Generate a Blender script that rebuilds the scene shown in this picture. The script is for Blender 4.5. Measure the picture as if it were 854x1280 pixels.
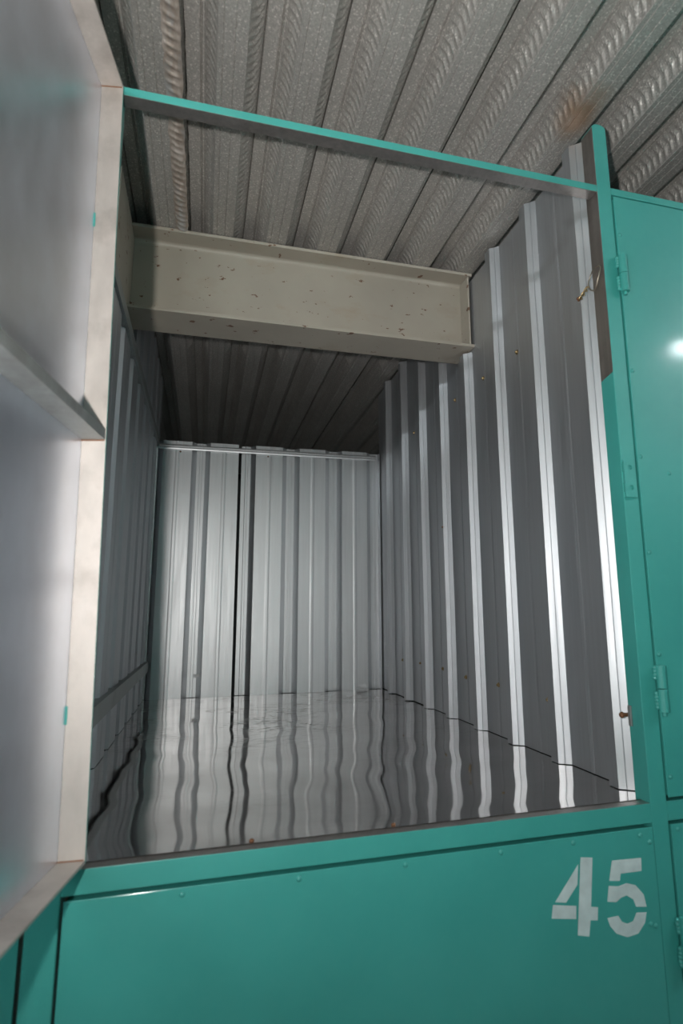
import bpy, math, random
from mathutils import Vector, Matrix, noise

# ------------------------------------------------------------------ clear
for o in list(bpy.data.objects):
    bpy.data.objects.remove(o)
S = bpy.context.scene
COL = S.collection
random.seed(4)

# ------------------------------------------------------------------ camera
# front plane of the lockers is y = 0, the locker floor z = 0, x runs along the aisle
IMG_W, IMG_H = 854, 1280
F_PX, PPX, PPY = 761.66, 476.94, 623.2
yaw, pitch, roll = 0.2819, 0.1852, -0.0123
CAM = Vector((0.218, -0.9673, 0.3309))
fw = Vector((math.sin(yaw) * math.cos(pitch), math.cos(yaw) * math.cos(pitch), math.sin(pitch)))
rt = Vector((math.cos(yaw), -math.sin(yaw), 0))
up = rt.cross(fw)
r2 = math.cos(roll) * rt + math.sin(roll) * up
u2 = -math.sin(roll) * rt + math.cos(roll) * up
cd = bpy.data.cameras.new('camera')
cd.sensor_fit = 'VERTICAL'
cd.sensor_height = 36.0
cd.lens = F_PX / IMG_H * 36.0
cd.shift_x = (IMG_W / 2 - PPX) / IMG_H
cd.shift_y = (PPY - IMG_H / 2) / IMG_H
cd.clip_start = 0.01
cd.dof.use_dof = True
cd.dof.focus_distance = 1.75
cd.dof.aperture_fstop = 4.0
cam = bpy.data.objects.new('camera', cd)
COL.objects.link(cam)
M3 = Matrix((r2, u2, -fw)).transposed()
cam.matrix_world = Matrix.Translation(CAM) @ M3.to_4x4()
S.camera = cam

# ------------------------------------------------------------------ world, exposure
W = bpy.data.worlds.new('world')
S.world = W
W.use_nodes = True
W.node_tree.nodes['Background'].inputs[0].default_value = (0.75, 0.8, 0.85, 1)
W.node_tree.nodes['Background'].inputs[1].default_value = 0.03
S.view_settings.view_transform = 'Standard'
S.view_settings.look = 'None'
S.view_settings.gamma = 1
S.view_settings.use_curve_mapping = False
S.view_settings.exposure = 0.0

# the photographer's flash, on the hot shoe of the upright-held camera (left of the lens)
fl = bpy.data.lights.new('flash', 'AREA')
fl.shape = 'DISK'
fl.size = 0.028
fl.energy = 11.5
fl.spread = math.radians(160)
fl.color = (1.0, 0.955, 0.915)
fo = bpy.data.objects.new('flash', fl)
COL.objects.link(fo)
fo.location = (0.079, -0.98, 0.372)
fo.rotation_euler = (Vector((0.27, 0.77, 0.58))).to_track_quat('-Z', 'Y').to_euler()

TUBE_STRENGTH = 135.0


# ------------------------------------------------------------------ material helpers
def new_mat(name):
    m = bpy.data.materials.new(name)
    m.use_nodes = True
    nt = m.node_tree
    return m, nt, nt.nodes['Principled BSDF']


def node(nt, t, **kw):
    n = nt.nodes.new(t)
    for k, v in kw.items():
        if k in n.inputs:
            n.inputs[k].default_value = v
        else:
            setattr(n, k, v)
    return n


def coords(nt, scale=(1, 1, 1), kind='Object'):
    tc = nt.nodes.new('ShaderNodeTexCoord')
    mp = nt.nodes.new('ShaderNodeMapping')
    mp.inputs['Scale'].default_value = scale
    nt.links.new(tc.outputs[kind], mp.inputs['Vector'])
    return mp.outputs['Vector']


def noise_tex(nt, vec, scale, detail=3, rough=0.5, dist=0.0):
    n = node(nt, 'ShaderNodeTexNoise', Scale=scale, Detail=detail, Roughness=rough, Distortion=dist)
    nt.links.new(vec, n.inputs['Vector'])
    return n.outputs['Fac']


def ramp(nt, fac, stops):
    r = nt.nodes.new('ShaderNodeValToRGB')
    e = r.color_ramp.elements
    while len(e) > 1:
        e.remove(e[-1])
    e[0].position = stops[0][0]
    e[0].color = stops[0][1]
    for p, c in stops[1:]:
        x = e.new(p)
        x.color = c
    nt.links.new(fac, r.inputs['Fac'])
    return r.outputs['Color']


def g(v):
    return (v, v, v, 1)


def mix(nt, fac, a, b, mode='MIX'):
    m = nt.nodes.new('ShaderNodeMix')
    m.data_type = 'RGBA'
    m.blend_type = mode
    for sock, v in ((m.inputs['Factor'], fac), (m.inputs['A'], a), (m.inputs['B'], b)):
        if hasattr(v, 'is_linked') or hasattr(v, 'links'):
            nt.links.new(v, sock)
        else:
            sock.default_value = v
    return m.outputs['Result']


def bump(nt, bsdf, h, strength=0.2, dist=0.001):
    b = node(nt, 'ShaderNodeBump', Strength=strength, Distance=dist)
    nt.links.new(h, b.inputs['Height'])
    nt.links.new(b.outputs['Normal'], bsdf.inputs['Normal'])


def mat_teal():
    m, nt, b = new_mat('teal_paint')
    v = coords(nt)
    n1 = noise_tex(nt, v, 6, 4)
    n2 = noise_tex(nt, v, 60, 3)
    c = ramp(nt, n1, [(0.3, (0.042, 0.33, 0.295, 1)), (0.7, (0.053, 0.37, 0.332, 1))])
    c = mix(nt, ramp(nt, n2, [(0.35, g(0.0)), (0.75, g(0.10))]), c, (0.10, 0.40, 0.35, 1))
    nt.links.new(c, b.inputs['Base Color'])
    b.inputs['Roughness'].default_value = 0.52
    b.inputs['Specular IOR Level'].default_value = 0.6
    b.inputs['Coat Weight'].default_value = 0.45
    b.inputs['Coat Roughness'].default_value = 0.12
    bump(nt, b, noise_tex(nt, v, 180, 2), 0.06, 0.001)
    return m


def mat_metal(name, base, rough, streak=(40, 40, 1.2), var=0.08, metal=1.0, spangle=0.0, dirt=0.0, bumpy=0.0):
    m, nt, b = new_mat(name)
    v = coords(nt, streak)
    n = noise_tex(nt, v, 3, 4, 0.6)
    lo = tuple(x * (1 - var) for x in base) + (1,)
    hi = tuple(min(1, x * (1 + var)) for x in base) + (1,)
    c = ramp(nt, n, [(0.3, lo), (0.7, hi)])
    vo = coords(nt)
    if spangle:
        vt = node(nt, 'ShaderNodeTexVoronoi', Scale=260.0)
        nt.links.new(vo, vt.inputs['Vector'])
        sp = ramp(nt, vt.outputs['Color'], [(0.1, g(1 - spangle)), (0.9, g(1))])
        c = mix(nt, 1.0, c, sp, 'MULTIPLY')
    if dirt:
        d = ramp(nt, noise_tex(nt, vo, 9, 6, 0.65), [(0.5, g(0)), (0.72, g(dirt))])
        c = mix(nt, d, c, (0.16, 0.13, 0.11, 1))
    nt.links.new(c, b.inputs['Base Color'])
    b.inputs['Metallic'].default_value = metal
    r = ramp(nt, n, [(0.2, g(rough * 0.85)), (0.8, g(min(1, rough * 1.2)))])
    nt.links.new(r, b.inputs['Roughness'])
    if bumpy:
        bump(nt, b, noise_tex(nt, vo, 14, 2), bumpy, 0.004)
    return m


def mat_floor():
    m, nt, b = new_mat('floor_sheet_steel')
    v = coords(nt)
    # water spots and scuffs: short dark dashes lying across the sheet
    vs = coords(nt, (14, 55, 1))
    spots = ramp(nt, noise_tex(nt, vs, 1.6, 3, 0.5, 1.2), [(0.53, g(0)), (0.60, g(0.75))])
    area = ramp(nt, noise_tex(nt, v, 3.2, 2), [(0.44, g(0)), (0.58, g(1))])
    spots = mix(nt, 1.0, spots, area, 'MULTIPLY')
    sx = nt.nodes.new('ShaderNodeSeparateXYZ')
    nt.links.new(v, sx.inputs[0])
    spots = mix(nt, 1.0, spots, ramp(nt, sx.outputs['Y'], [(0.55, g(0.12)), (0.95, g(1))]), 'MULTIPLY')
    dust = ramp(nt, noise_tex(nt, v, 5, 5, 0.6), [(0.35, g(0.0)), (0.75, g(1))])
    c = mix(nt, dust, (0.78, 0.75, 0.735, 1), (0.64, 0.615, 0.60, 1))
    c = mix(nt, spots, c, (0.15, 0.14, 0.13, 1))
    rust = ramp(nt, noise_tex(nt, v, 7, 4, 0.6), [(0.66, g(0)), (0.75, g(0.5))])
    c = mix(nt, rust, c, (0.22, 0.15, 0.10, 1))
    nt.links.new(c, b.inputs['Base Color'])
    b.inputs['Metallic'].default_value = 1.0
    r = mix(nt, spots, ramp(nt, dust, [(0, g(0.045)), (1, g(0.09))]), g(0.4))
    nt.links.new(r, b.inputs['Roughness'])
    return m


def mat_beam():
    m, nt, b = new_mat('cream_steel_paint')
    v = coords(nt)
    n = noise_tex(nt, v, 5, 4)
    c = ramp(nt, n, [(0.3, (0.34, 0.31, 0.26, 1)), (0.7, (0.40, 0.365, 0.305, 1))])
    chips = ramp(nt, noise_tex(nt, coords(nt, (18, 18, 34)), 1.6, 5, 0.6), [(0.645, g(0)), (0.665, g(1))])
    c = mix(nt, chips, c, (0.13, 0.065, 0.035, 1))
    stain = ramp(nt, noise_tex(nt, coords(nt, (6, 6, 12)), 1.3, 5, 0.6), [(0.58, g(0)), (0.8, g(0.45))])
    c = mix(nt, stain, c, (0.30, 0.22, 0.13, 1))
    nt.links.new(c, b.inputs['Base Color'])
    b.inputs['Roughness'].default_value = 0.5
    bump(nt, b, noise_tex(nt, v, 60, 3), 0.12, 0.002)
    return m


def mat_deck():
    m, nt, b = new_mat('galvanised_deck')
    v = coords(nt)
    vt = node(nt, 'ShaderNodeTexVoronoi', Scale=330.0)
    nt.links.new(v, vt.inputs['Vector'])
    sp = ramp(nt, vt.outputs['Color'], [(0.05, g(0.72)), (0.74, g(0.93)), (0.88, g(1.32))])  # zinc spangle tones; the brightest cells are sparkle painted into the colour
    big = ramp(nt, noise_tex(nt, coords(nt, (3, 0.8, 3)), 3, 4), [(0.3, (0.45, 0.43, 0.405, 1)), (0.7, (0.57, 0.55, 0.52, 1))])
    c = mix(nt, 1.0, big, sp, 'MULTIPLY')
    # brown heat stain where the post was welded under the deck
    geo = nt.nodes.new('ShaderNodeNewGeometry')
    mp = nt.nodes.new('ShaderNodeMapping')
    mp.inputs['Location'].default_value = (-0.965 * 14, -0.02 * 7.5, -1.4 * 10)
    mp.inputs['Scale'].default_value = (14, 7.5, 10)
    nt.links.new(geo.outputs['Position'], mp.inputs['Vector'])
    ln = node(nt, 'ShaderNodeVectorMath', operation='LENGTH')
    nt.links.new(mp.outputs['Vector'], ln.inputs[0])
    ad = node(nt, 'ShaderNodeMath', operation='MULTIPLY_ADD')
    nt.links.new(noise_tex(nt, geo.outputs['Position'], 22, 3), ad.inputs[0])
    ad.inputs[1].default_value = 0.5
    nt.links.new(ln.outputs['Value'], ad.inputs[2])
    st = ramp(nt, ad.outputs[0], [(0.45, g(0.85)), (1.25 / 1.3, g(0))])
    c = mix(nt, st, c, (0.34, 0.22, 0.14, 1))
    nt.links.new(c, b.inputs['Base Color'])
    b.inputs['Metallic'].default_value = 0.45
    r = ramp(nt, vt.outputs['Color'], [(0.0, g(0.62)), (0.9, g(0.5)), (1.0, g(0.3))])
    nt.links.new(r, b.inputs['Roughness'])
    return m


def mat_plain(name, col, rough=0.6, metal=0.0, nscale=30, var=0.12):
    m, nt, b = new_mat(name)
    n = noise_tex(nt, coords(nt), nscale, 3)
    lo = tuple(x * (1 - var) for x in col) + (1,)
    hi = tuple(min(1, x * (1 + var)) for x in col) + (1,)
    nt.links.new(ramp(nt, n, [(0.3, lo), (0.7, hi)]), b.inputs['Base Color'])
    b.inputs['Roughness'].default_value = rough
    b.inputs['Metallic'].default_value = metal
    return m


TEAL = mat_teal()
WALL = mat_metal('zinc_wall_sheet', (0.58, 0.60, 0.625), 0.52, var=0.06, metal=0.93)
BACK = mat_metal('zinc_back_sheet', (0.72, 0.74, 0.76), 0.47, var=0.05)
FLOOR = mat_floor()
BARE = mat_metal('bare_angle_steel', (0.50, 0.47, 0.45), 0.45, var=0.12, dirt=0.45)
LINER = mat_metal('door_liner_steel', (0.80, 0.85, 0.94), 0.36, streak=(5, 5, 3), var=0.05, dirt=0.05)
RIM = mat_metal('door_angle_steel', (0.52, 0.475, 0.44), 0.55, streak=(9, 9, 5), var=0.10, metal=0.45, dirt=0.4)
GALV = mat_metal('galvanised_angle', (0.34, 0.36, 0.36), 0.5, var=0.12, metal=0.6, dirt=0.4)
BEAM = mat_beam()
DECK = mat_deck()
def mat_strip():
    m, nt, b = new_mat('brown_patched_strip')
    n = noise_tex(nt, coords(nt, (20, 6, 20)), 1.5, 4, 0.6)
    c = ramp(nt, n, [(0.40, (0.42, 0.41, 0.40, 1)), (0.52, (0.40, 0.33, 0.28, 1)), (0.66, (0.62, 0.55, 0.50, 1))])
    nt.links.new(c, b.inputs['Base Color'])
    b.inputs['Metallic'].default_value = 0.45
    b.inputs['Roughness'].default_value = 0.5
    return m


STRIP = mat_strip()
WHITE = mat_plain('white_stencil_paint', (0.62, 0.69, 0.70), 0.5, 0, 40, 0.12)
BRASS = mat_plain('yellow_zinc_screw', (0.40, 0.29, 0.15), 0.35, 0.9)
RUST = mat_plain('rusty_steel', (0.22, 0.10, 0.05), 0.7, 0.3)
WIRE = mat_plain('dull_wire', (0.45, 0.40, 0.33), 0.4, 0.9)
CONC = mat_plain('aisle_concrete', (0.46, 0.45, 0.43), 0.5, 0, 8)
DARK = mat_plain('dark_partition', (0.035, 0.035, 0.035), 0.8)
LAMPBODY = mat_plain('lamp_white_enamel', (0.7, 0.7, 0.7), 0.4)


def mat_emit():
    m, nt, b = new_mat('lit_tube')
    b.inputs['Base Color'].default_value = (1, 1, 1, 1)
    b.inputs['Emission Color'].default_value = (0.90, 0.97, 1.0, 1)
    b.inputs['Emission Strength'].default_value = TUBE_STRENGTH
    return m


TUBE = mat_emit()


# ------------------------------------------------------------------ mesh helpers
class MB:
    def __init__(self):
        self.v, self.f, self.mi = [], [], []

    def add(self, vs, fs, mi=0):
        o = len(self.v)
        self.v += [tuple(p) for p in vs]
        for k, f in enumerate(fs):
            self.f.append(tuple(i + o for i in f))
            self.mi.append(mi[k] if isinstance(mi, (list, tuple)) else mi)
        return self

    def box(self, x0, x1, y0, y1, z0, z1, mi=0, **faces):
        # faces: left right front back bottom top -> material index
        m = [faces.get(k, mi) for k in ('bottom', 'top', 'front', 'back', 'left', 'right')]
        return self.add([(x0, y0, z0), (x1, y0, z0), (x1, y1, z0), (x0, y1, z0), (x0, y0, z1), (x1, y0, z1), (x1, y1, z1), (x0, y1, z1)],
                        [(3, 2, 1, 0), (4, 5, 6, 7), (0, 1, 5, 4), (2, 3, 7, 6), (3, 0, 4, 7), (1, 2, 6, 5)], m)

    def prism(self, poly, fn, a, b, mi=0):
        n = len(poly)
        vs = [fn(p, a) for p in poly] + [fn(p, b) for p in poly]
        fs = [(i, (i + 1) % n, (i + 1) % n + n, i + n) for i in range(n)]
        fs += [tuple(range(n - 1, -1, -1)), tuple(range(n, 2 * n))]
        return self.add(vs, fs, mi)

    def tube(self, pts, r, n=8, mi=0, closed=False):
        pts = [Vector(p) for p in pts]
        N = len(pts)
        rings = []
        prev = None
        for i, p in enumerate(pts):
            if closed:
                t = pts[(i + 1) % N] - pts[i - 1]
            else:
                t = pts[min(i + 1, N - 1)] - pts[max(i - 1, 0)]
            t.normalize()
            a = prev if prev is not None else (Vector((0, 0, 1)) if abs(t.z) < 0.9 else Vector((1, 0, 0)))
            a = (a - t * a.dot(t)).normalized()
            prev = a
            bb = t.cross(a)
            rings.append([p + r * (math.cos(2 * math.pi * k / n) * a + math.sin(2 * math.pi * k / n) * bb) for k in range(n)])
        vs = [q for ring in rings for q in ring]
        fs = []
        for i in range(N if closed else N - 1):
            j = (i + 1) % N
            for k in range(n):
                fs.append((i * n + k, i * n + (k + 1) % n, j * n + (k + 1) % n, j * n + k))
        if not closed:
            fs += [tuple(range(n - 1, -1, -1)), tuple((N - 1) * n + k for k in range(n))]
        return self.add(vs, fs, mi)

    def dome(self, c, nrm, r, h, n=10, mi=0):
        c = Vector(c)
        nrm = Vector(nrm).normalized()
        a = nrm.orthogonal().normalized()
        b = nrm.cross(a)
        vs = []
        for rr, hh in ((1, 0), (0.92, 0.45), (0.6, 0.86)):
            vs += [c + r * rr * (math.cos(2 * math.pi * k / n) * a + math.sin(2 * math.pi * k / n) * b) + nrm * h * hh for k in range(n)]
        vs.append(c + nrm * h)
        fs = []
        for i in range(2):
            fs += [(i * n + k, i * n + (k + 1) % n, (i + 1) * n + (k + 1) % n, (i + 1) * n + k) for k in range(n)]
        fs += [(2 * n + k, 2 * n + (k + 1) % n, 3 * n) for k in range(n)]
        return self.add(vs, fs, mi)

    def build(self, name, mats, parent=None, smooth=False, bevel=0.0, origin=None):
        me = bpy.data.meshes.new(name)
        vs = self.v
        if origin is not None:
            ox, oy, oz = origin
            vs = [(x - ox, y - oy, z - oz) for x, y, z in vs]
        me.from_pydata(vs, [], self.f)
        for m in (mats if isinstance(mats, (list, tuple)) else [mats]):
            me.materials.append(m)
        me.polygons.foreach_set('material_index', self.mi)
        if smooth:
            me.polygons.foreach_set('use_smooth', [True] * len(me.polygons))
        me.update()
        o = bpy.data.objects.new(name, me)
        COL.objects.link(o)
        if origin is not None:
            o.location = origin
        if parent is not None:
            o.parent = parent
        if bevel:
            bv = o.modifiers.new('bevel', 'BEVEL')
            bv.width = bevel
            bv.segments = 2
            bv.limit_method = 'ANGLE'
        return o


def empty(name, loc=(0, 0, 0)):
    o = bpy.data.objects.new(name, None)
    o.empty_display_size = 0.05
    COL.objects.link(o)
    o.location = loc
    return o


def tag(o, label=None, cat=None, group=None, kind=None):
    if label:
        o['label'] = label
    if cat:
        o['category'] = cat
    if group:
        o['group'] = group
    if kind:
        o['kind'] = kind
    return o


def at(parent, o):
    # keep world placement of a part built in world coordinates under an Empty that is moved
    o.parent = parent
    o.matrix_parent_inverse = Matrix.Translation(parent.location).inverted()
    return o


# ------------------------------------------------------------------ dimensions
D = 1.729          # back wall
ZC = 1.394         # underside of the deck's low flanges
RAIL0, RAIL1 = 1.195, 1.211
XL0, XL1 = 0.012, 0.052     # hinge-side post
XR0, XR1 = 0.979, 1.013     # post between this locker and the next
GROUND = -1.16

# ------------------------------------------------------------------ ceiling: steel deck, one rib per piece
ceil = tag(empty('ceiling', (0, 0, ZC)), 'grey galvanised steel deck ceiling with embossed chevron ribs', None, None, 'structure')
PITCH, X0 = 0.1497, 0.2900
HB = 0.050


def deck_rib():
    # (x, z, chevron amplitude) one pitch, from one black corner to the next
    pts = [(0.0, HB, 0), (0.026, HB, 0), (0.0275, HB - 0.003, 0), (0.029, HB, 0), (0.0305, HB - 0.003, 0), (0.032, HB, 0)]
    n = 8
    for i in range(n + 1):
        t = i / n
        pts.append((0.035 + 0.026 * t, HB * (1 - t), t))
    pts += [(0.070, 0, 0), (0.0715, 0.0018, 0), (0.073, 0, 0), (0.092, 0, 0), (0.0935, 0.0018, 0), (0.095, 0, 0), (0.113, 0, 0)]
    for i in range(n + 1):
        t = i / n
        pts.append((0.116 + 0.0305 * t, HB * t, -t if 0 < i < n else 0))
    pts += [(0.1467, HB + 0.011, 0), (PITCH, HB + 0.011, 0), (PITCH, HB, 0)]
    ys = [-2.3, -1.2]
    y = -0.6
    while y < 1.5:
        ys.append(y)
        y += 0.0042
    ys += [1.8, 2.3, 4.0]
    mb = MB()
    P = len(pts)
    vs = []
    for y in ys:
        emb = -0.7 < y < 1.6
        for (x, z, c) in pts:
            dx = dz = 0
            if c != 0 and emb:
                t = abs(c)
                if 0.02 < t < 0.98:
                    ph = (y + (0.010 if c > 0 else -0.010) * (1 - 2 * abs(t - 0.5)) * 1.1) / 0.0195
                    s = math.sin(2 * math.pi * ph)
                    a = 0.0025 * (s if s > 0 else 0.35 * s) * math.sin(math.pi * t)
                    nx, nz = (-0.85, -0.5) if c > 0 else (0.85, -0.5)
                    dx, dz = nx * a, nz * a
            vs.append((x + dx, y, z + dz))
    fs = []
    for j in range(len(ys) - 1):
        for i in range(P - 1):
            a = j * P + i
            fs.append((a, a + P, a + P + 1, a + 1))
    mb.add(vs, fs)
    return mb


first = deck_rib().build('deck_rib', DECK, ceil, smooth=False)
first.location = (X0, 0, 0)
for k in range(-22, 22):
    if k == 0:
        continue
    o = first.copy()
    COL.objects.link(o)
    o.parent = ceil
    o.location = (X0 + PITCH * k, 0, 0)
cap = MB().box(-3.0, 3.6, -2.3, 4.0, 0.062, 0.075).build('deck_topping', DARK, ceil)

# extra strip along one deck web: larger embossing, grey to brown patches
mb = MB()
vs, fs = [], []
rows = 460
for j in range(rows):
    y = -0.45 + j * 0.0030
    w = 0.6 + 0.8 * noise.noise((y * 7, 3.1, 0))
    e0 = 0.003 * noise.noise((y * 45, 7.7, 0))
    e1 = 0.003 * noise.noise((y * 38, 1.7, 4))
    for i in range(9):
        t = i / 8
        ph = (y - 0.014 * t + 0.003 * noise.noise((y * 30, t * 3, 8))) / 0.0215
        sn = math.sin(2 * math.pi * ph)
        a = 0.0024 * (sn if sn > 0 else 0.4 * sn) * math.sin(math.pi * t) * (0.4 + w)
        vs.append((0.1010 + e0 + (0.034 + e1 - e0) * t, y, ZC - 0.0025 - 0.003 * math.sin(math.pi * t) - a))
for j in range(rows - 1):
    for i in range(8):
        a = j * 9 + i
        fs.append((a, a + 1, a + 10, a + 9))
web_strip = MB().add(vs, fs).build('embossed_strip', STRIP, None)
at(ceil, web_strip)
web_strip['label'] = 'embossed strip with brown patches along a deck rib'


# ------------------------------------------------------------------ profiled wall sheets
def rib_profile(y):
    # near foot of a rib at y ; returns (along, proud) pairs
    return [(y, 0), (y + 0.0085, 0.0105), (y + 0.0105, 0.0108), (y + 0.0105, 0.0120), (y + 0.018, 0.0225),
            (y + 0.046, 0.0225), (y + 0.064, 0)]


def stiff(y):
    return [(y - 0.007, 0), (y - 0.003, 0.0012), (y + 0.003, 0.0012), (y + 0.007, 0)]


def sheet(profile, fn, z0, ztop, nz=14, seed=0, amp=0.0012, levels=None):
    # fn(along, proud, z) -> xyz ; ztop(along) -> height of the sheet there
    P = len(profile)
    vs, fs = [], []
    if levels:
        nz = len(levels) - 1
    for j in range(nz + 1):
        for (a, d) in profile:
            z1 = ztop(a)
            z = levels[j] if levels else z0 + (z1 - z0) * j / nz
            w = amp * noise.noise((a * 5 + seed, z * 3.0, seed * 1.7))
            vs.append(fn(a, d + w, z))
    for j in range(nz):
        for i in range(P - 1):
            a = j * P + i
            fs.append((a, a + 1, a + P + 1, a + P))
    return MB().add(vs, fs)


def solid(o, t=0.0007):
    s = o.modifiers.new('solidify', 'SOLIDIFY')
    s.thickness = t
    s.offset = 0
    return o


# right wall: ribs proud of the pan, pan at x = 1
wr = tag(empty('wall_right', (1.0, 0.9, 0)), 'ribbed silver zinc sheet wall with screws', None, None, 'structure')
RY = [0.065, 0.271, 0.476, 0.684, 0.893, 1.103, 1.322, 1.545]


def rtop(a):
    return 1.372


RLEV = [0.002 + (1.134 - 0.002) * i / 12 for i in range(13)] + [1.136, 1.2, 1.28, 1.372]


def right_part(ys, start, end):
    pr = [(start, 0)]
    for y in ys:
        pr += rib_profile(y)
        m = y + 0.128
        if m + 0.01 < end:
            pr += stiff(m)
    pr.append((end, 0))
    return pr


# the rib that meets the beam is flattened above the beam's soffit
fr = lambda a, d, z: (1.0 - (min(d, 0.0003) if z > 1.135 and 0.60 < a < 0.83 else d), a, z)
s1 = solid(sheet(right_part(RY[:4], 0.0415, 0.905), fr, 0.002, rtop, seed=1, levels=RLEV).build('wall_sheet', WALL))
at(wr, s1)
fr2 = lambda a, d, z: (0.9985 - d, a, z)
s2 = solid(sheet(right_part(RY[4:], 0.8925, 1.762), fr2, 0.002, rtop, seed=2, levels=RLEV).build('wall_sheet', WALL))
at(wr, s2)

# screws in the right wall
for (y, z) in [(0.404, 1.013), (0.611, 1.019), (0.827, 1.026), (1.245, 1.035), (1.646, 0.132), (1.443, 0.143), (1.231, 0.146),
               (1.008, 0.144), (0.820, 0.134), (0.603, 0.134), (0.350, 0.127)]:
    b = MB().dome((0.9985, y, z), (-1, 0, 0), 0.0072, 0.0015, 12, 0).dome((0.997, y, z), (-1, 0, 0), 0.0045, 0.005, 6, 0)
    at(wr, b.build('screw', BRASS))
at(wr, MB().dome((0.9988, 0.134, 0.128), (-1, 0, 0), 0.0035, 0.002, 8).build('screw', RUST))
for (y, z) in [(0.915, 0.610), (0.088, 0.997)]:
    b = MB().dome((0.978, y, z), (-1, 0, 0), 0.0065, 0.0015, 12, 0).dome((0.9765, y, z), (-1, 0, 0), 0.0042, 0.005, 6, 0)
    at(wr, b.build('screw', RUST))

# left wall: pan at x = -0.026
wl = tag(empty('wall_left', (0, 0.9, 0)), 'ribbed silver zinc sheet wall with angle rails', None, None, 'structure')
LY = [0.150 + 0.2 * k for k in range(9)]
flw = lambda a, d, z: (0.0 + d, a, z)


def left_part(cs, start, end):
    # seen from its back: flat pans proud, channels set back; cs are channel centres
    pr = [(start, 0)]
    for c in cs:
        pr += [(c - 0.037, 0), (c - 0.016, -0.024), (c + 0.016, -0.024), (c + 0.026, -0.0125), (c + 0.0265, -0.0110), (c + 0.037, 0)]
        if c + 0.115 < end:
            pr += [(c + 0.093, 0), (c + 0.097, 0.0010), (c + 0.103, 0.0010), (c + 0.107, 0)]
    pr.append((end, 0))
    return pr


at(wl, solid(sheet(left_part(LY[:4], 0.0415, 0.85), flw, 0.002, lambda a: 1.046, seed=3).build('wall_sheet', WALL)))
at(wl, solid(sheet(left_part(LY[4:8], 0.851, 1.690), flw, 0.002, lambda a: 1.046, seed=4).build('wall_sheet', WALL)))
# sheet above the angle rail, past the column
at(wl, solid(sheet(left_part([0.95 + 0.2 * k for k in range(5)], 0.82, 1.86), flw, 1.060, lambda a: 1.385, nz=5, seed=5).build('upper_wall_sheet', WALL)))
# angle rails
mb = MB()
mb.prism([(-0.028, 1.046), (0.008, 1.046), (0.008, 1.078), (0.004, 1.078), (0.004, 1.050), (-0.028, 1.050)],
         lambda p, t: (p[0], t, p[1]), 0.042, 1.725)
at(wl, mb.build('angle_rail', GALV, bevel=0.0006))
mb = MB()
mb.prism([(0.010, 0.110), (0.014, 0.110), (0.014, 0.150), (-0.022, 0.150), (-0.022, 0.146), (0.010, 0.146)],
         lambda p, t: (p[0], t, p[1]), 0.042, 1.715)
at(wl, mb.build('angle_rail', GALV, bevel=0.0006))
mb = MB()
mb.prism([(-0.030, 1.727), (-0.030, 1.690), (-0.026, 1.690), (-0.026, 1.723), (0.004, 1.723), (0.004, 1.727)],
         lambda p, t: (p[0], p[1], t), 0.002, 1.048)
at(wl, mb.build('corner_angle', GALV, bevel=0.0006))

# back wall: flat pans nearer the door, channels set back
wb = tag(empty('wall_back', (0.5, D, 0)), 'pale ribbed zinc sheet wall closing the locker', None, None, 'structure')


def back_part(cs, start, end):
    pr = [(start, 0 if start < 0.3 else -0.024)]
    for c in cs:
        pr += [(c - 0.039, 0), (c - 0.018, -0.024), (c - 0.006, -0.024), (c - 0.004, -0.0225), (c + 0.004, -0.0225), (c + 0.006, -0.024),
               (c + 0.018, -0.024), (c + 0.039, 0)]
        m = c + 0.0985
        if m + 0.012 < end:
            pr += [(m - 0.009, 0), (m - 0.004, 0.0009), (m + 0.004, 0.0009), (m + 0.009, 0)]
    pr.append((end, 0))
    return [p for p in pr if start <= p[0] <= end]


fb = lambda a, d, z: (a, D - d, z)
fb2 = lambda a, d, z: (a, D - 0.0016 - d, z)
BC = [-0.015 + 0.1965 * k for k in range(6)]
at(wb, solid(sheet(back_part(BC[:2], -0.028, 0.341), fb2, -0.001, lambda a: 1.074, seed=6, amp=0.0022).build('wall_sheet', BACK)))
at(wb, solid(sheet(back_part(BC[2:], 0.3555, 0.992), fb, -0.001, lambda a: 1.074, seed=7, amp=0.0022).build('wall_sheet', BACK)))
mb = MB()
mb.prism([(D - 0.012, 1.034), (D - 0.0045, 1.034), (D - 0.0045, 1.056), (D - 0.012, 1.056), (D - 0.0135, 1.050), (D - 0.0105, 1.045), (D - 0.0135, 1.040)],
         lambda p, t: (t, p[0], p[1]), 0.006, 0.968)
at(wb, mb.build('top_rail', BACK, bevel=0.0005))
for (x, z) in [(0.095, 1.027), (0.47, 1.027)]:
    at(wb, MB().dome((x, D - 0.003, z), (0, -1, 0), 0.004, 0.004, 8).build('screw', RUST))
# little bent tabs where the sheet was lifted
mb = MB().add([(0.188, D - 0.004, 0.092), (0.212, D - 0.004, 0.094), (0.210, D - 0.009, 0.082), (0.190, D - 0.008, 0.080)], [(0, 1, 2, 3)])
at(wb, solid(mb.build('bent_tab', BACK), 0.001))
mb = MB().add([(0.880, D - 0.004, 0.018), (0.915, D - 0.004, 0.026), (0.920, D - 0.009, 0.006), (0.870, D - 0.008, 0.006)], [(0, 1, 2, 3)])
at(wb, solid(mb.build('bent_tab', BACK), 0.001))

# ------------------------------------------------------------------ locker floor
flr = tag(empty('floor', (0.5, 0.9, 0)), 'shiny bare steel sheet floor of the locker', None, None, 'structure')


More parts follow.
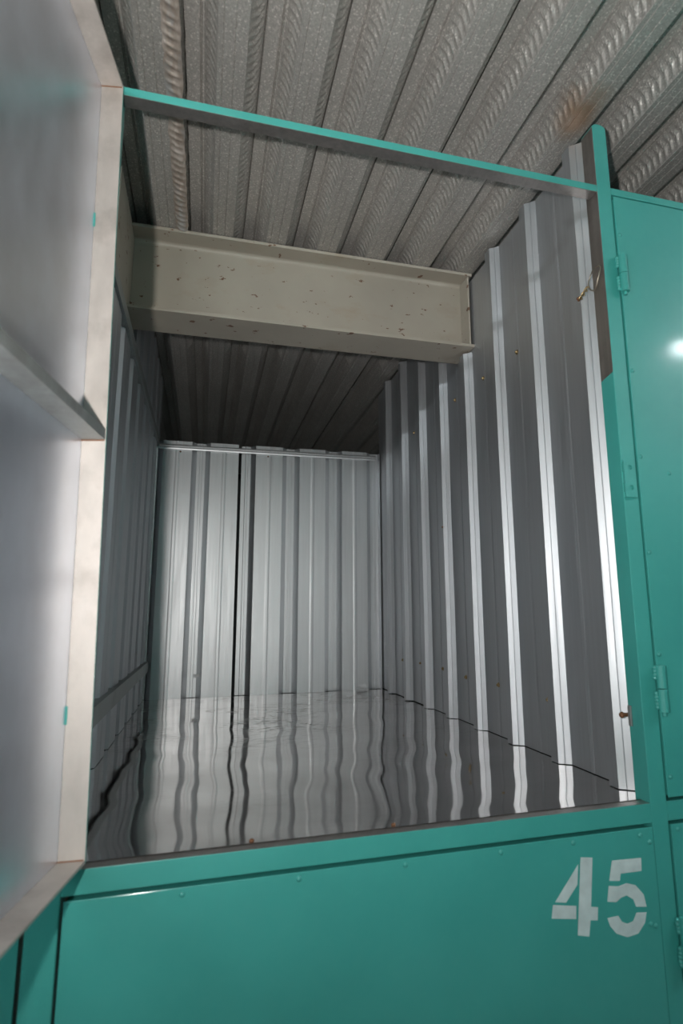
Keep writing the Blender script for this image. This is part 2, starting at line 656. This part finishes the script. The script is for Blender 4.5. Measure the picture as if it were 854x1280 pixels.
def floor_sheet(x0, x1, y0, y1, z, amp, seed, nx=110, ny=130):
    vs, fs = [], []
    for j in range(ny + 1):
        y = y0 + (y1 - y0) * j / ny
        for i in range(nx + 1):
            x = x0 + (x1 - x0) * i / nx
            edge = min(1.0, (y - y0) / 0.05, (y1 - y) / 0.05, (x - x0) / 0.05, (x1 - x) / 0.05)
            h = amp * edge * (noise.noise((x * 5.0 + seed, y * 5.5, 0.3)) + 0.35 * noise.noise((x * 11 + seed, y * 9, 2.3)))
            vs.append((x, y, z + h))
    P = nx + 1
    for j in range(ny):
        for i in range(nx):
            a = j * P + i
            fs.append((a, a + 1, a + P + 1, a + P))
    return MB().add(vs, fs)


at(flr, floor_sheet(-0.024, 0.998, 0.022, 1.186, 0.0005, 0.0020, 2.0).build('floor_sheet', FLOOR, smooth=True))
at(flr, floor_sheet(-0.024, 0.998, 1.180, 1.726, -0.0010, 0.0006, 9.0, 60, 40).build('floor_sheet', FLOOR, smooth=True))
at(flr, MB().box(-0.02, 0.99, 0.034, 1.76, -0.022, -0.006).build('floor_board', DARK))
for (x, y) in [(0.30, 0.030), (0.52, 0.030)]:
    at(flr, MB().dome((x, y, 0.001), (0, 0, 1), 0.004, 0.003, 8).build('screw', RUST))

# ------------------------------------------------------------------ aisle shell behind the camera and partitions around the bank
af = tag(MB().box(-3.0, 3.6, -2.3, 4.0, GROUND - 0.05, GROUND).build('floor_aisle', CONC, origin=(1, 0, GROUND)), 'grey concrete floor of the aisle', kind='structure')
wa = tag(empty('wall_aisle', (1.0, -2.0, GROUND)), 'teal locker doors across the aisle', kind='structure')
at(wa, MB().box(-3.0, 3.6, -2.10, -2.0, GROUND, 1.38).build('frame', TEAL))
p0 = MB().box(0, 0.92, -2.0, -1.994, 0, 1.10).build('door_panel', TEAL)
at(wa, p0)
k = 0
for cx in range(-2, 4):
    for z in (GROUND + 0.05, 0.03):
        if k == 0:
            p0.location = (cx * 0.965 - 0.35, 0, z)
        else:
            o = p0.copy()
            COL.objects.link(o)
            o.location = (cx * 0.965 - 0.35, 0, z)
        k += 1
tag(MB().box(-3.0, 3.6, 3.96, 4.0, GROUND, 1.45).build('wall_rear', DARK, origin=(1, 3.98, GROUND)), 'dark partition behind the lockers', kind='structure')
tag(MB().box(-3.04, -3.0, -2.1, 4.0, GROUND, 1.45).build('wall_end', DARK, origin=(-3.02, 0, GROUND)), 'dark partition at the end of the aisle', kind='structure')
tag(MB().box(3.6, 3.64, -2.1, 4.0, GROUND, 1.45).build('wall_end', DARK, origin=(3.62, 0, GROUND)), 'dark partition at the far end of the aisle', kind='structure')


# ceiling tube lights of the aisle (outside the frame; one mirrors in the right-hand door)
def tube_light(x0, x1, label):
    r = tag(empty('tube_light', ((x0 + x1) / 2, -0.87, ZC)), label, 'light')
    at(r, MB().prism([(-0.035, ZC - 0.001), (0.035, ZC - 0.001), (0.025, ZC - 0.035), (-0.025, ZC - 0.035)],
                     lambda p, t: (t, -0.87 + p[0], p[1]), x0 - 0.03, x1 + 0.03).build('housing', LAMPBODY, bevel=0.002))
    at(r, MB().tube([(x0, -0.87, ZC - 0.052), (x1, -0.87, ZC - 0.052)], 0.014, 14).build('tube', TUBE, smooth=True))
    for x in (x0, x1):
        at(r, MB().box(x - 0.012, x + 0.012, -0.885, -0.855, ZC - 0.066, ZC - 0.034).build('end_cap', LAMPBODY, bevel=0.002))


tube_light(1.93, 3.13, 'white fluorescent tube light over the aisle by the right-hand lockers')
tube_light(-1.75, -0.55, 'white fluorescent tube light over the aisle by the open locker')

# ------------------------------------------------------------------ steel beam and column
bm_ = tag(empty('steel_beam', (0.5, 0.731, 1.142)), 'cream painted steel I-beam with rust chips under the deck', 'beam')
BX0, BX1 = -0.012, 0.999
YB0, YB1 = 0.662, 0.800


def bar_profile():
    # I section with root fillets, y-z
    yw0, yw1 = 0.727, 0.735
    zb, zt, t = 1.142, 1.392, 0.009
    r = 0.012
    p = [(YB0, zb), (YB1, zb), (YB1, zb + t)]

    def fil(cy, cz, a0, a1):
        return [(cy + r * math.cos(math.radians(a)), cz + r * math.sin(math.radians(a))) for a in [a0 + (a1 - a0) * i / 4 for i in range(5)]]
    p += fil(yw1 + r, zb + t + r, 270, 180)
    p += fil(yw1 + r, zt - t - r, 180, 90)
    p += [(YB1, zt - t), (YB1, zt), (YB0, zt), (YB0, zt - t)]
    p += fil(yw0 - r, zt - t - r, 90, 0)
    p += fil(yw0 - r, zb + t + r, 0, -90)
    p += [(YB0, zb + t)]
    return p


prof = bar_profile()
at(bm_, MB().prism(prof, lambda p, t: (t, p[0], p[1]), BX0, BX1).build('i_section', BEAM, bevel=0.0008))
at(bm_, MB().box(0.985, 0.991, 0.668, 0.7265, 1.152, 1.382).build('end_stiffener', BEAM, bevel=0.001))
col_ = tag(empty('steel_column', (-0.10, 0.6, GROUND)), 'cream steel column beside the beam end', 'column')
at(col_, MB().box(-0.022, -0.012, 0.44, 0.806, 1.080, ZC - 0.002).build('end_plate', BEAM, bevel=0.001))
at(col_, MB().box(-0.052, -0.042, 0.44, 0.80, GROUND, ZC - 0.002).build('flange', BEAM, bevel=0.001))
at(col_, MB().box(-0.190, -0.180, 0.44, 0.80, GROUND, ZC - 0.002).build('flange', BEAM, bevel=0.001))
at(col_, MB().box(-0.180, -0.052, 0.615, 0.624, GROUND, ZC - 0.002).build('web', BEAM))
at(col_, MB().box(-0.042, -0.022, 0.44, 0.806, 1.080, ZC - 0.002).build('packer', BEAM))

# ------------------------------------------------------------------ teal locker frame
lf = tag(empty('storage_locker', (0.5, 0.02, GROUND)), 'upper teal steel storage locker standing open and empty', 'locker')


def post(x0, x1, ztop, bare=False):
    # hollow-looking square post, rounded torch-cut top; inner side left unpainted above a slanting line if bare
    ring = lambda zf, zb: [(x0, 0, zf), (x1, 0, zf), (x1, 0.040, zb), (x0, 0.040, zb)]
    vs = ring(GROUND, GROUND) + ring(0.795, 0.787) + ring(ztop - 0.010, ztop - 0.010)
    fs, mi = [(3, 2, 1, 0)], [0]
    for l in (0, 4):
        for k in range(4):
            fs.append((l + k, l + (k + 1) % 4, l + 4 + (k + 1) % 4, l + 4 + k))
            mi.append(1 if (bare and l == 4 and k == 3) else 0)
    mb = MB().add(vs, fs, mi)
    pts = [((x0 + x1) / 2 + (x1 - x0) / 2 * math.cos(math.pi * i / 8), ztop - 0.010 + 0.010 * math.sin(math.pi * i / 8)) for i in range(9)]
    mb.prism(pts, lambda p, t: (p[0], t, p[1]), 0.0, 0.040, 0)
    return at(lf, mb.build('post', [TEAL, BARE], bevel=0.0015))


post(XR0, XR1, 1.362, True)
post(XL0, XL1, RAIL1)
post(1.944, 1.978, 1.362)


def rail(x0, x1, z0, z1, depth, bottom=0, top=0, name='rail'):
    return at(lf, MB().box(x0, x1, 0.0, depth, z0, z1, 0, bottom=bottom, top=top).build(name, [TEAL, BARE], bevel=0.0012))


rail(XL1, XR0, RAIL0, RAIL1, 0.028, bottom=1, name='top_rail')
rail(XR1, 1.944, RAIL0, RAIL1, 0.028, name='top_rail')
rail(XL1, XR0, -0.0325, -0.0005, 0.034, top=1, name='bottom_rail')
rail(XR1, 1.944, -0.0325, -0.0005, 0.034, name='bottom_rail')
rail(-0.94, XL0, -0.0325, -0.0005, 0.034, name='bottom_rail')
# strike plate with two holes, on the shared post
mb = MB()
sx0, sx1, sz0, sz1 = 0.9805, 1.0035, 0.541, 0.615
holes = [(0.9945, 0.600), (0.9945, 0.560)]


def plate_with_holes(mb, x0, x1, z0, z1, holes, y0, y1, r):
    # grid of strips: band around each hole triangulated as a fan to its square cell
    zs = sorted([z0, z1] + [h[1] - 0.009 for h in holes] + [h[1] + 0.009 for h in holes])
    for a, b in zip(zs[:-1], zs[1:]):
        hh = [h for h in holes if a < h[1] < b]
        if not hh:
            mb.box(x0, x1, y0, y1, a, b)
            continue
        hx, hz = hh[0]
        n = 16
        outer, inner = [], []
        for k in range(n):
            t = 2 * math.pi * k / n
            c, s = math.cos(t), math.sin(t)
            sx = (x1 - hx) / c if c > 1e-6 else ((x0 - hx) / c if c < -1e-6 else 1e9)
            sz = (b - hz) / s if s > 1e-6 else ((a - hz) / s if s < -1e-6 else 1e9)
            m = min(sx, sz)
            outer.append((hx + m * c, hz + m * s))
            inner.append((hx + r * c, hz + r * s))
        corners = [(x1, b), (x0, b), (x0, a), (x1, a)]
        ang = lambda p: math.atan2(p[1] - hz, p[0] - hx) % (2 * math.pi)
        vs = [(p[0], y0, p[1]) for p in outer] + [(p[0], y0, p[1]) for p in inner] + [(p[0], y1, p[1]) for p in inner] + [(c[0], y0, c[1]) for c in corners]
        fs = []
        for k in range(n):
            k2 = (k + 1) % n
            f = [k]
            a0, a1 = ang(outer[k]), ang(outer[k2])
            if a1 < a0:
                a1 += 2 * math.pi
            for ci, c in enumerate(corners):
                ac = ang(c)
                if a0 + 1e-5 < ac < a1 - 1e-5:
                    f.append(3 * n + ci)
            f += [k2, k2 + n, k + n]
            fs.append(tuple(f))
            fs.append((k + n, k2 + n, k2 + 2 * n, k + 2 * n))
        mb.add(vs, fs)


plate_with_holes(mb, sx0, sx1 + 0.003, sz0, sz1, holes, -0.0052, -0.0001, 0.0046)
at(lf, mb.build('strike_plate', TEAL))
# latch bracket low inside the post
at(lf, MB().box(0.9745, 0.9785, 0.028, 0.036, 0.122, 0.158).build('latch_bracket', GALV, bevel=0.001))
at(lf, MB().dome((0.9735, 0.050, 0.139), (-1, 0, 0), 0.006, 0.006, 8).tube([(0.9735, 0.050, 0.139), (0.988, 0.050, 0.139)], 0.0035, 8).build('latch_bolt', RUST))

# wire tie twisted through the wall sheet and round the post
wt = tag(empty('wire_tie', (0.972, 0.04, 0.99)), 'twisted loop of dull wire tied to the wall sheet beside the post', 'wire')
loop = []
for k in range(26):
    a = 2 * math.pi * k / 26
    loop.append((0.9735 + 0.0015 * math.sin(3 * a), 0.026 + 0.019 * math.cos(a) - 0.006 * math.sin(a), 1.012 + 0.022 * math.sin(a) + 0.003 * math.cos(2 * a)))
at(wt, MB().tube(loop, 0.0014, 7, closed=True).build('loop', WIRE, smooth=True))
mb = MB()
for s in (0, math.pi):
    mb.tube([(0.9665 + 0.003 * math.cos(s + 0.9 * k), 0.040 + 0.0028 * k, 0.998 - 0.0012 * k + 0.003 * math.sin(s + 0.9 * k)) for k in range(12)], 0.0016, 7)
at(wt, mb.build('twist', BRASS, smooth=True))


# ------------------------------------------------------------------ doors
def rivet(door, x, z, y=-0.003, r=0.0042):
    return at(door, MB().dome((x, y, z), (0, -1, 0), r, 0.0028, 10).build('rivet', TEAL, smooth=True))


def barrel_hinge(door, x, z0, z1, y=-0.010, r=0.0085):
    zm = (z0 + z1) / 2
    mb = MB().tube([(x, y, z0), (x, y, zm - 0.0006)], r, 16).tube([(x, y, zm + 0.0006), (x, y, z1)], r, 16)
    mb.tube([(x, y, z0 - 0.007), (x, y, z0)], r * 0.45, 10)
    at(door, mb.build('hinge', TEAL, bevel=0.0006))
    mb = MB()
    for (c, n) in ((z0 + 0.008, 5), (z1 - 0.022, 4)):
        for k in range(n):
            mb.dome((x - r * 0.95 + random.uniform(-0.001, 0.001), y + 0.006, c + 0.006 * k), (-0.6, -0.8, 0.1), 0.0045, 0.0045, 8)
    at(door, mb.build('weld_bead', TEAL, smooth=True))


def flush_door(x0, x1, z0, z1, label, rivets, hinge_x=None, hinge_z=()):
    r = tag(empty('storage_locker', ((x0 + x1) / 2, 0.0, z0)), label, 'locker')
    d = at(r, MB().box(x0, x1, -0.003, -0.001, z0, z1).build('door', TEAL, bevel=0.0008))
    d.matrix_parent_inverse = Matrix.Translation(r.location).inverted()
    door = d
    d_at = []
    for (a, b) in ((x0 + 0.002, x0 + 0.034), (x1 - 0.034, x1 - 0.002)):
        d_at.append(MB().box(a, b, -0.001, 0.030, z0 + 0.002, z1 - 0.002).build('stile', TEAL, bevel=0.001))
    for (c, e) in ((z0 + 0.002, z0 + 0.034), (z1 - 0.034, z1 - 0.002)):
        d_at.append(MB().box(x0 + 0.034, x1 - 0.034, -0.001, 0.030, c, e).build('cross_rail', TEAL, bevel=0.001))
    for o in d_at:
        o.parent = door
    for x, z in rivets:
        rivet(door, x, z)
    for (a, b) in hinge_z:
        barrel_hinge(door, hinge_x, a, b)
    return r, door


# door 45
D45X0, D45X1, D45Z1 = 0.0565, 0.9765, -0.0375
top = [(0.205, -0.046), (0.366, -0.046), (0.528, -0.046), (0.688, -0.046), (0.819, -0.046), (0.950, -0.048)]
side = [(0.968, -0.060), (0.957, -0.185), (0.966, -0.189), (0.963, -0.36), (0.963, -0.55), (0.065, -0.19), (0.065, -0.40)]
l45, d45 = flush_door(D45X0, D45X1, GROUND + 0.04, D45Z1, 'lower teal storage locker with white stencilled number 45 on its door', side + top)
DIG = {'4': [[(0.8258, -0.0795), (0.7795, -0.1297), (0.7992, -0.1328), (0.8223, -0.1089)],
             [(0.7753, -0.1331), (0.8174, -0.1399), (0.8159, -0.1588), (0.7716, -0.1523)],
             [(0.8314, -0.0692), (0.8536, -0.0722), (0.8449, -0.1446), (0.8577, -0.147), (0.8553, -0.166), (0.8421, -0.1642), (0.8378, -0.1874), (0.817, -0.1826)]],
       '5': [[(0.8907, -0.0808), (0.948, -0.083), (0.9469, -0.1032), (0.9053, -0.1025), (0.9028, -0.1132), (0.8826, -0.1108)],
             [(0.8808, -0.1182), (0.8992, -0.121), (0.9155, -0.1181), (0.9328, -0.1235), (0.9473, -0.1394), (0.951, -0.1584), (0.9305, -0.1557),
              (0.926, -0.1441), (0.9136, -0.1365), (0.9028, -0.1385), (0.8927, -0.144), (0.8762, -0.1413)],
             [(0.874, -0.1653), (0.8949, -0.1646), (0.901, -0.1743), (0.9111, -0.1786), (0.9226, -0.1764), (0.9302, -0.1647), (0.9501, -0.1665),
              (0.9452, -0.1817), (0.9305, -0.1959), (0.9091, -0.1983), (0.8889, -0.1901), (0.878, -0.1779)]]}
for ch, polys in DIG.items():
    mb = MB()
    for pl in polys:
        mb.prism(pl, lambda p, t: (p[0], t, p[1]), -0.0034, -0.0028)
    o = at(d45, mb.build('stencil_digit', WHITE))
    o['label'] = 'white stencilled digit ' + ch

# neighbour doors
RD0 = 1.0152
cols = [(1.023, z) for z in (0.04, 0.23 + 0.02, 0.437, 0.623, 0.80, 1.10)] + [(1.92, z) for z in (0.04, 0.3, 0.6, 0.9, 1.15)]
flush_door(RD0, 1.9405, 0.006, 1.189, 'upper teal storage locker with closed door, next to the open locker',
           cols + [(1.086, 0.593), (1.20, 0.014), (1.40, 0.014), (1.60, 0.014), (1.054, 0.014), (1.30, 1.180)], 1.0175, ((0.967, 1.048), (0.150, 0.231)))
flush_door(RD0, 1.9405, GROUND + 0.04, D45Z1, 'lower teal storage locker with a barrel hinge, beside the post at the 45 stencil',
           [(1.024, -0.30), (1.024, -0.5), (1.028, -0.046), (1.19, -0.046), (1.35, -0.046)], 1.0175, ((-0.262, -0.182),))
flush_door(-0.912, 0.0075, GROUND + 0.04, D45Z1, 'lower teal storage locker mostly hidden under the open door',
           [(0.001, -0.2), (0.001, -0.4), (-0.1, -0.046), (-0.3, -0.046)])

# the open door: tray of bare sheet inside an angle frame, swung out past square
THETA, LEAN, SAG = math.radians(98.67), 0.0251, 0.0087
DW, DZ0, DZ1, DEP = 0.915, 0.0136, 1.2032, 0.0345
HX, HY, HZ = 0.0695, -0.0143, 0.59
e1 = Vector((math.cos(THETA), -math.sin(THETA), 0))
n1 = Vector((math.sin(THETA), math.cos(THETA), 0))
z1 = Vector((0, 0, 1))
z2 = math.cos(LEAN) * z1 - math.sin(LEAN) * n1
n2 = math.cos(LEAN) * n1 + math.sin(LEAN) * z1
e2 = math.cos(SAG) * e1 + math.sin(SAG) * z2
z3 = math.cos(SAG) * z2 - math.sin(SAG) * e1
# local frame: x along the door from the hinge, y from outer sheet towards the inside, z up
MD = Matrix((e2, n2, z3)).transposed().to_4x4()
MD = Matrix.Translation(Vector((HX, HY, HZ)) - DEP * n2 - HZ * z3) @ MD
T = 0.004
od = MB().box(0.0, DW, -0.0015, 0.0, DZ0, DZ1, 0, front=1, left=1, right=1).build('door', [LINER, TEAL])
od['label'] = 'open door with bare steel inner face'
od.matrix_world = MD
od.parent = lf
od.matrix_parent_inverse = Matrix.Translation(lf.location).inverted()


def dpart(mb, name, mats, bevel=0.0):
    return mb.build(name, mats, od, bevel=bevel)


dpart(MB().box(0.0, T, 0.0, DEP, DZ0, DZ1, 0, left=1, back=1), 'stile', [RIM, TEAL], 0.0006)
dpart(MB().box(DW - T, DW, 0.0, DEP, DZ0, DZ1, 0, right=1), 'stile', [RIM, TEAL], 0.0006)
dpart(MB().box(T, DW - T, 0.0, DEP, DZ1 - T, DZ1, 0, top=1), 'cross_rail', [RIM, TEAL], 0.0006)
dpart(MB().box(T, DW - T, 0.0, DEP, DZ0, DZ0 + T, 0, bottom=1), 'cross_rail', [RIM, TEAL], 0.0006)
mbm = MB().box(T, DW - T, 0.0, DEP - 0.001, 0.5876, 0.5916)
mbm.box(T, DW - T, DEP - 0.005, DEP - 0.001, 0.5916, 0.604)
dpart(mbm, 'middle_rail', [GALV], 0.0006)
for z in (0.5868, DZ1 - T - 0.0004, DZ0 + T + 0.0004):
    dpart(MB().tube([(T, 0.0, z), (T + 0.0002, 0.012, z), (T, 0.024, z), (T, DEP - 0.002, z)], 0.0011, 6), 'weld_bead', [RUST])
for z in (0.20, 0.95):
    dpart(MB().tube([(-0.004, 0.004, z - 0.04), (-0.004, 0.004, z + 0.04)], 0.008, 14), 'hinge', [TEAL], 0.0006)
    dpart(MB().tube([(T, 0.001, z - 0.012), (T + 0.0003, 0.0012, z), (T, 0.001, z + 0.012)], 0.0015, 6), 'paint_drip', [TEAL])
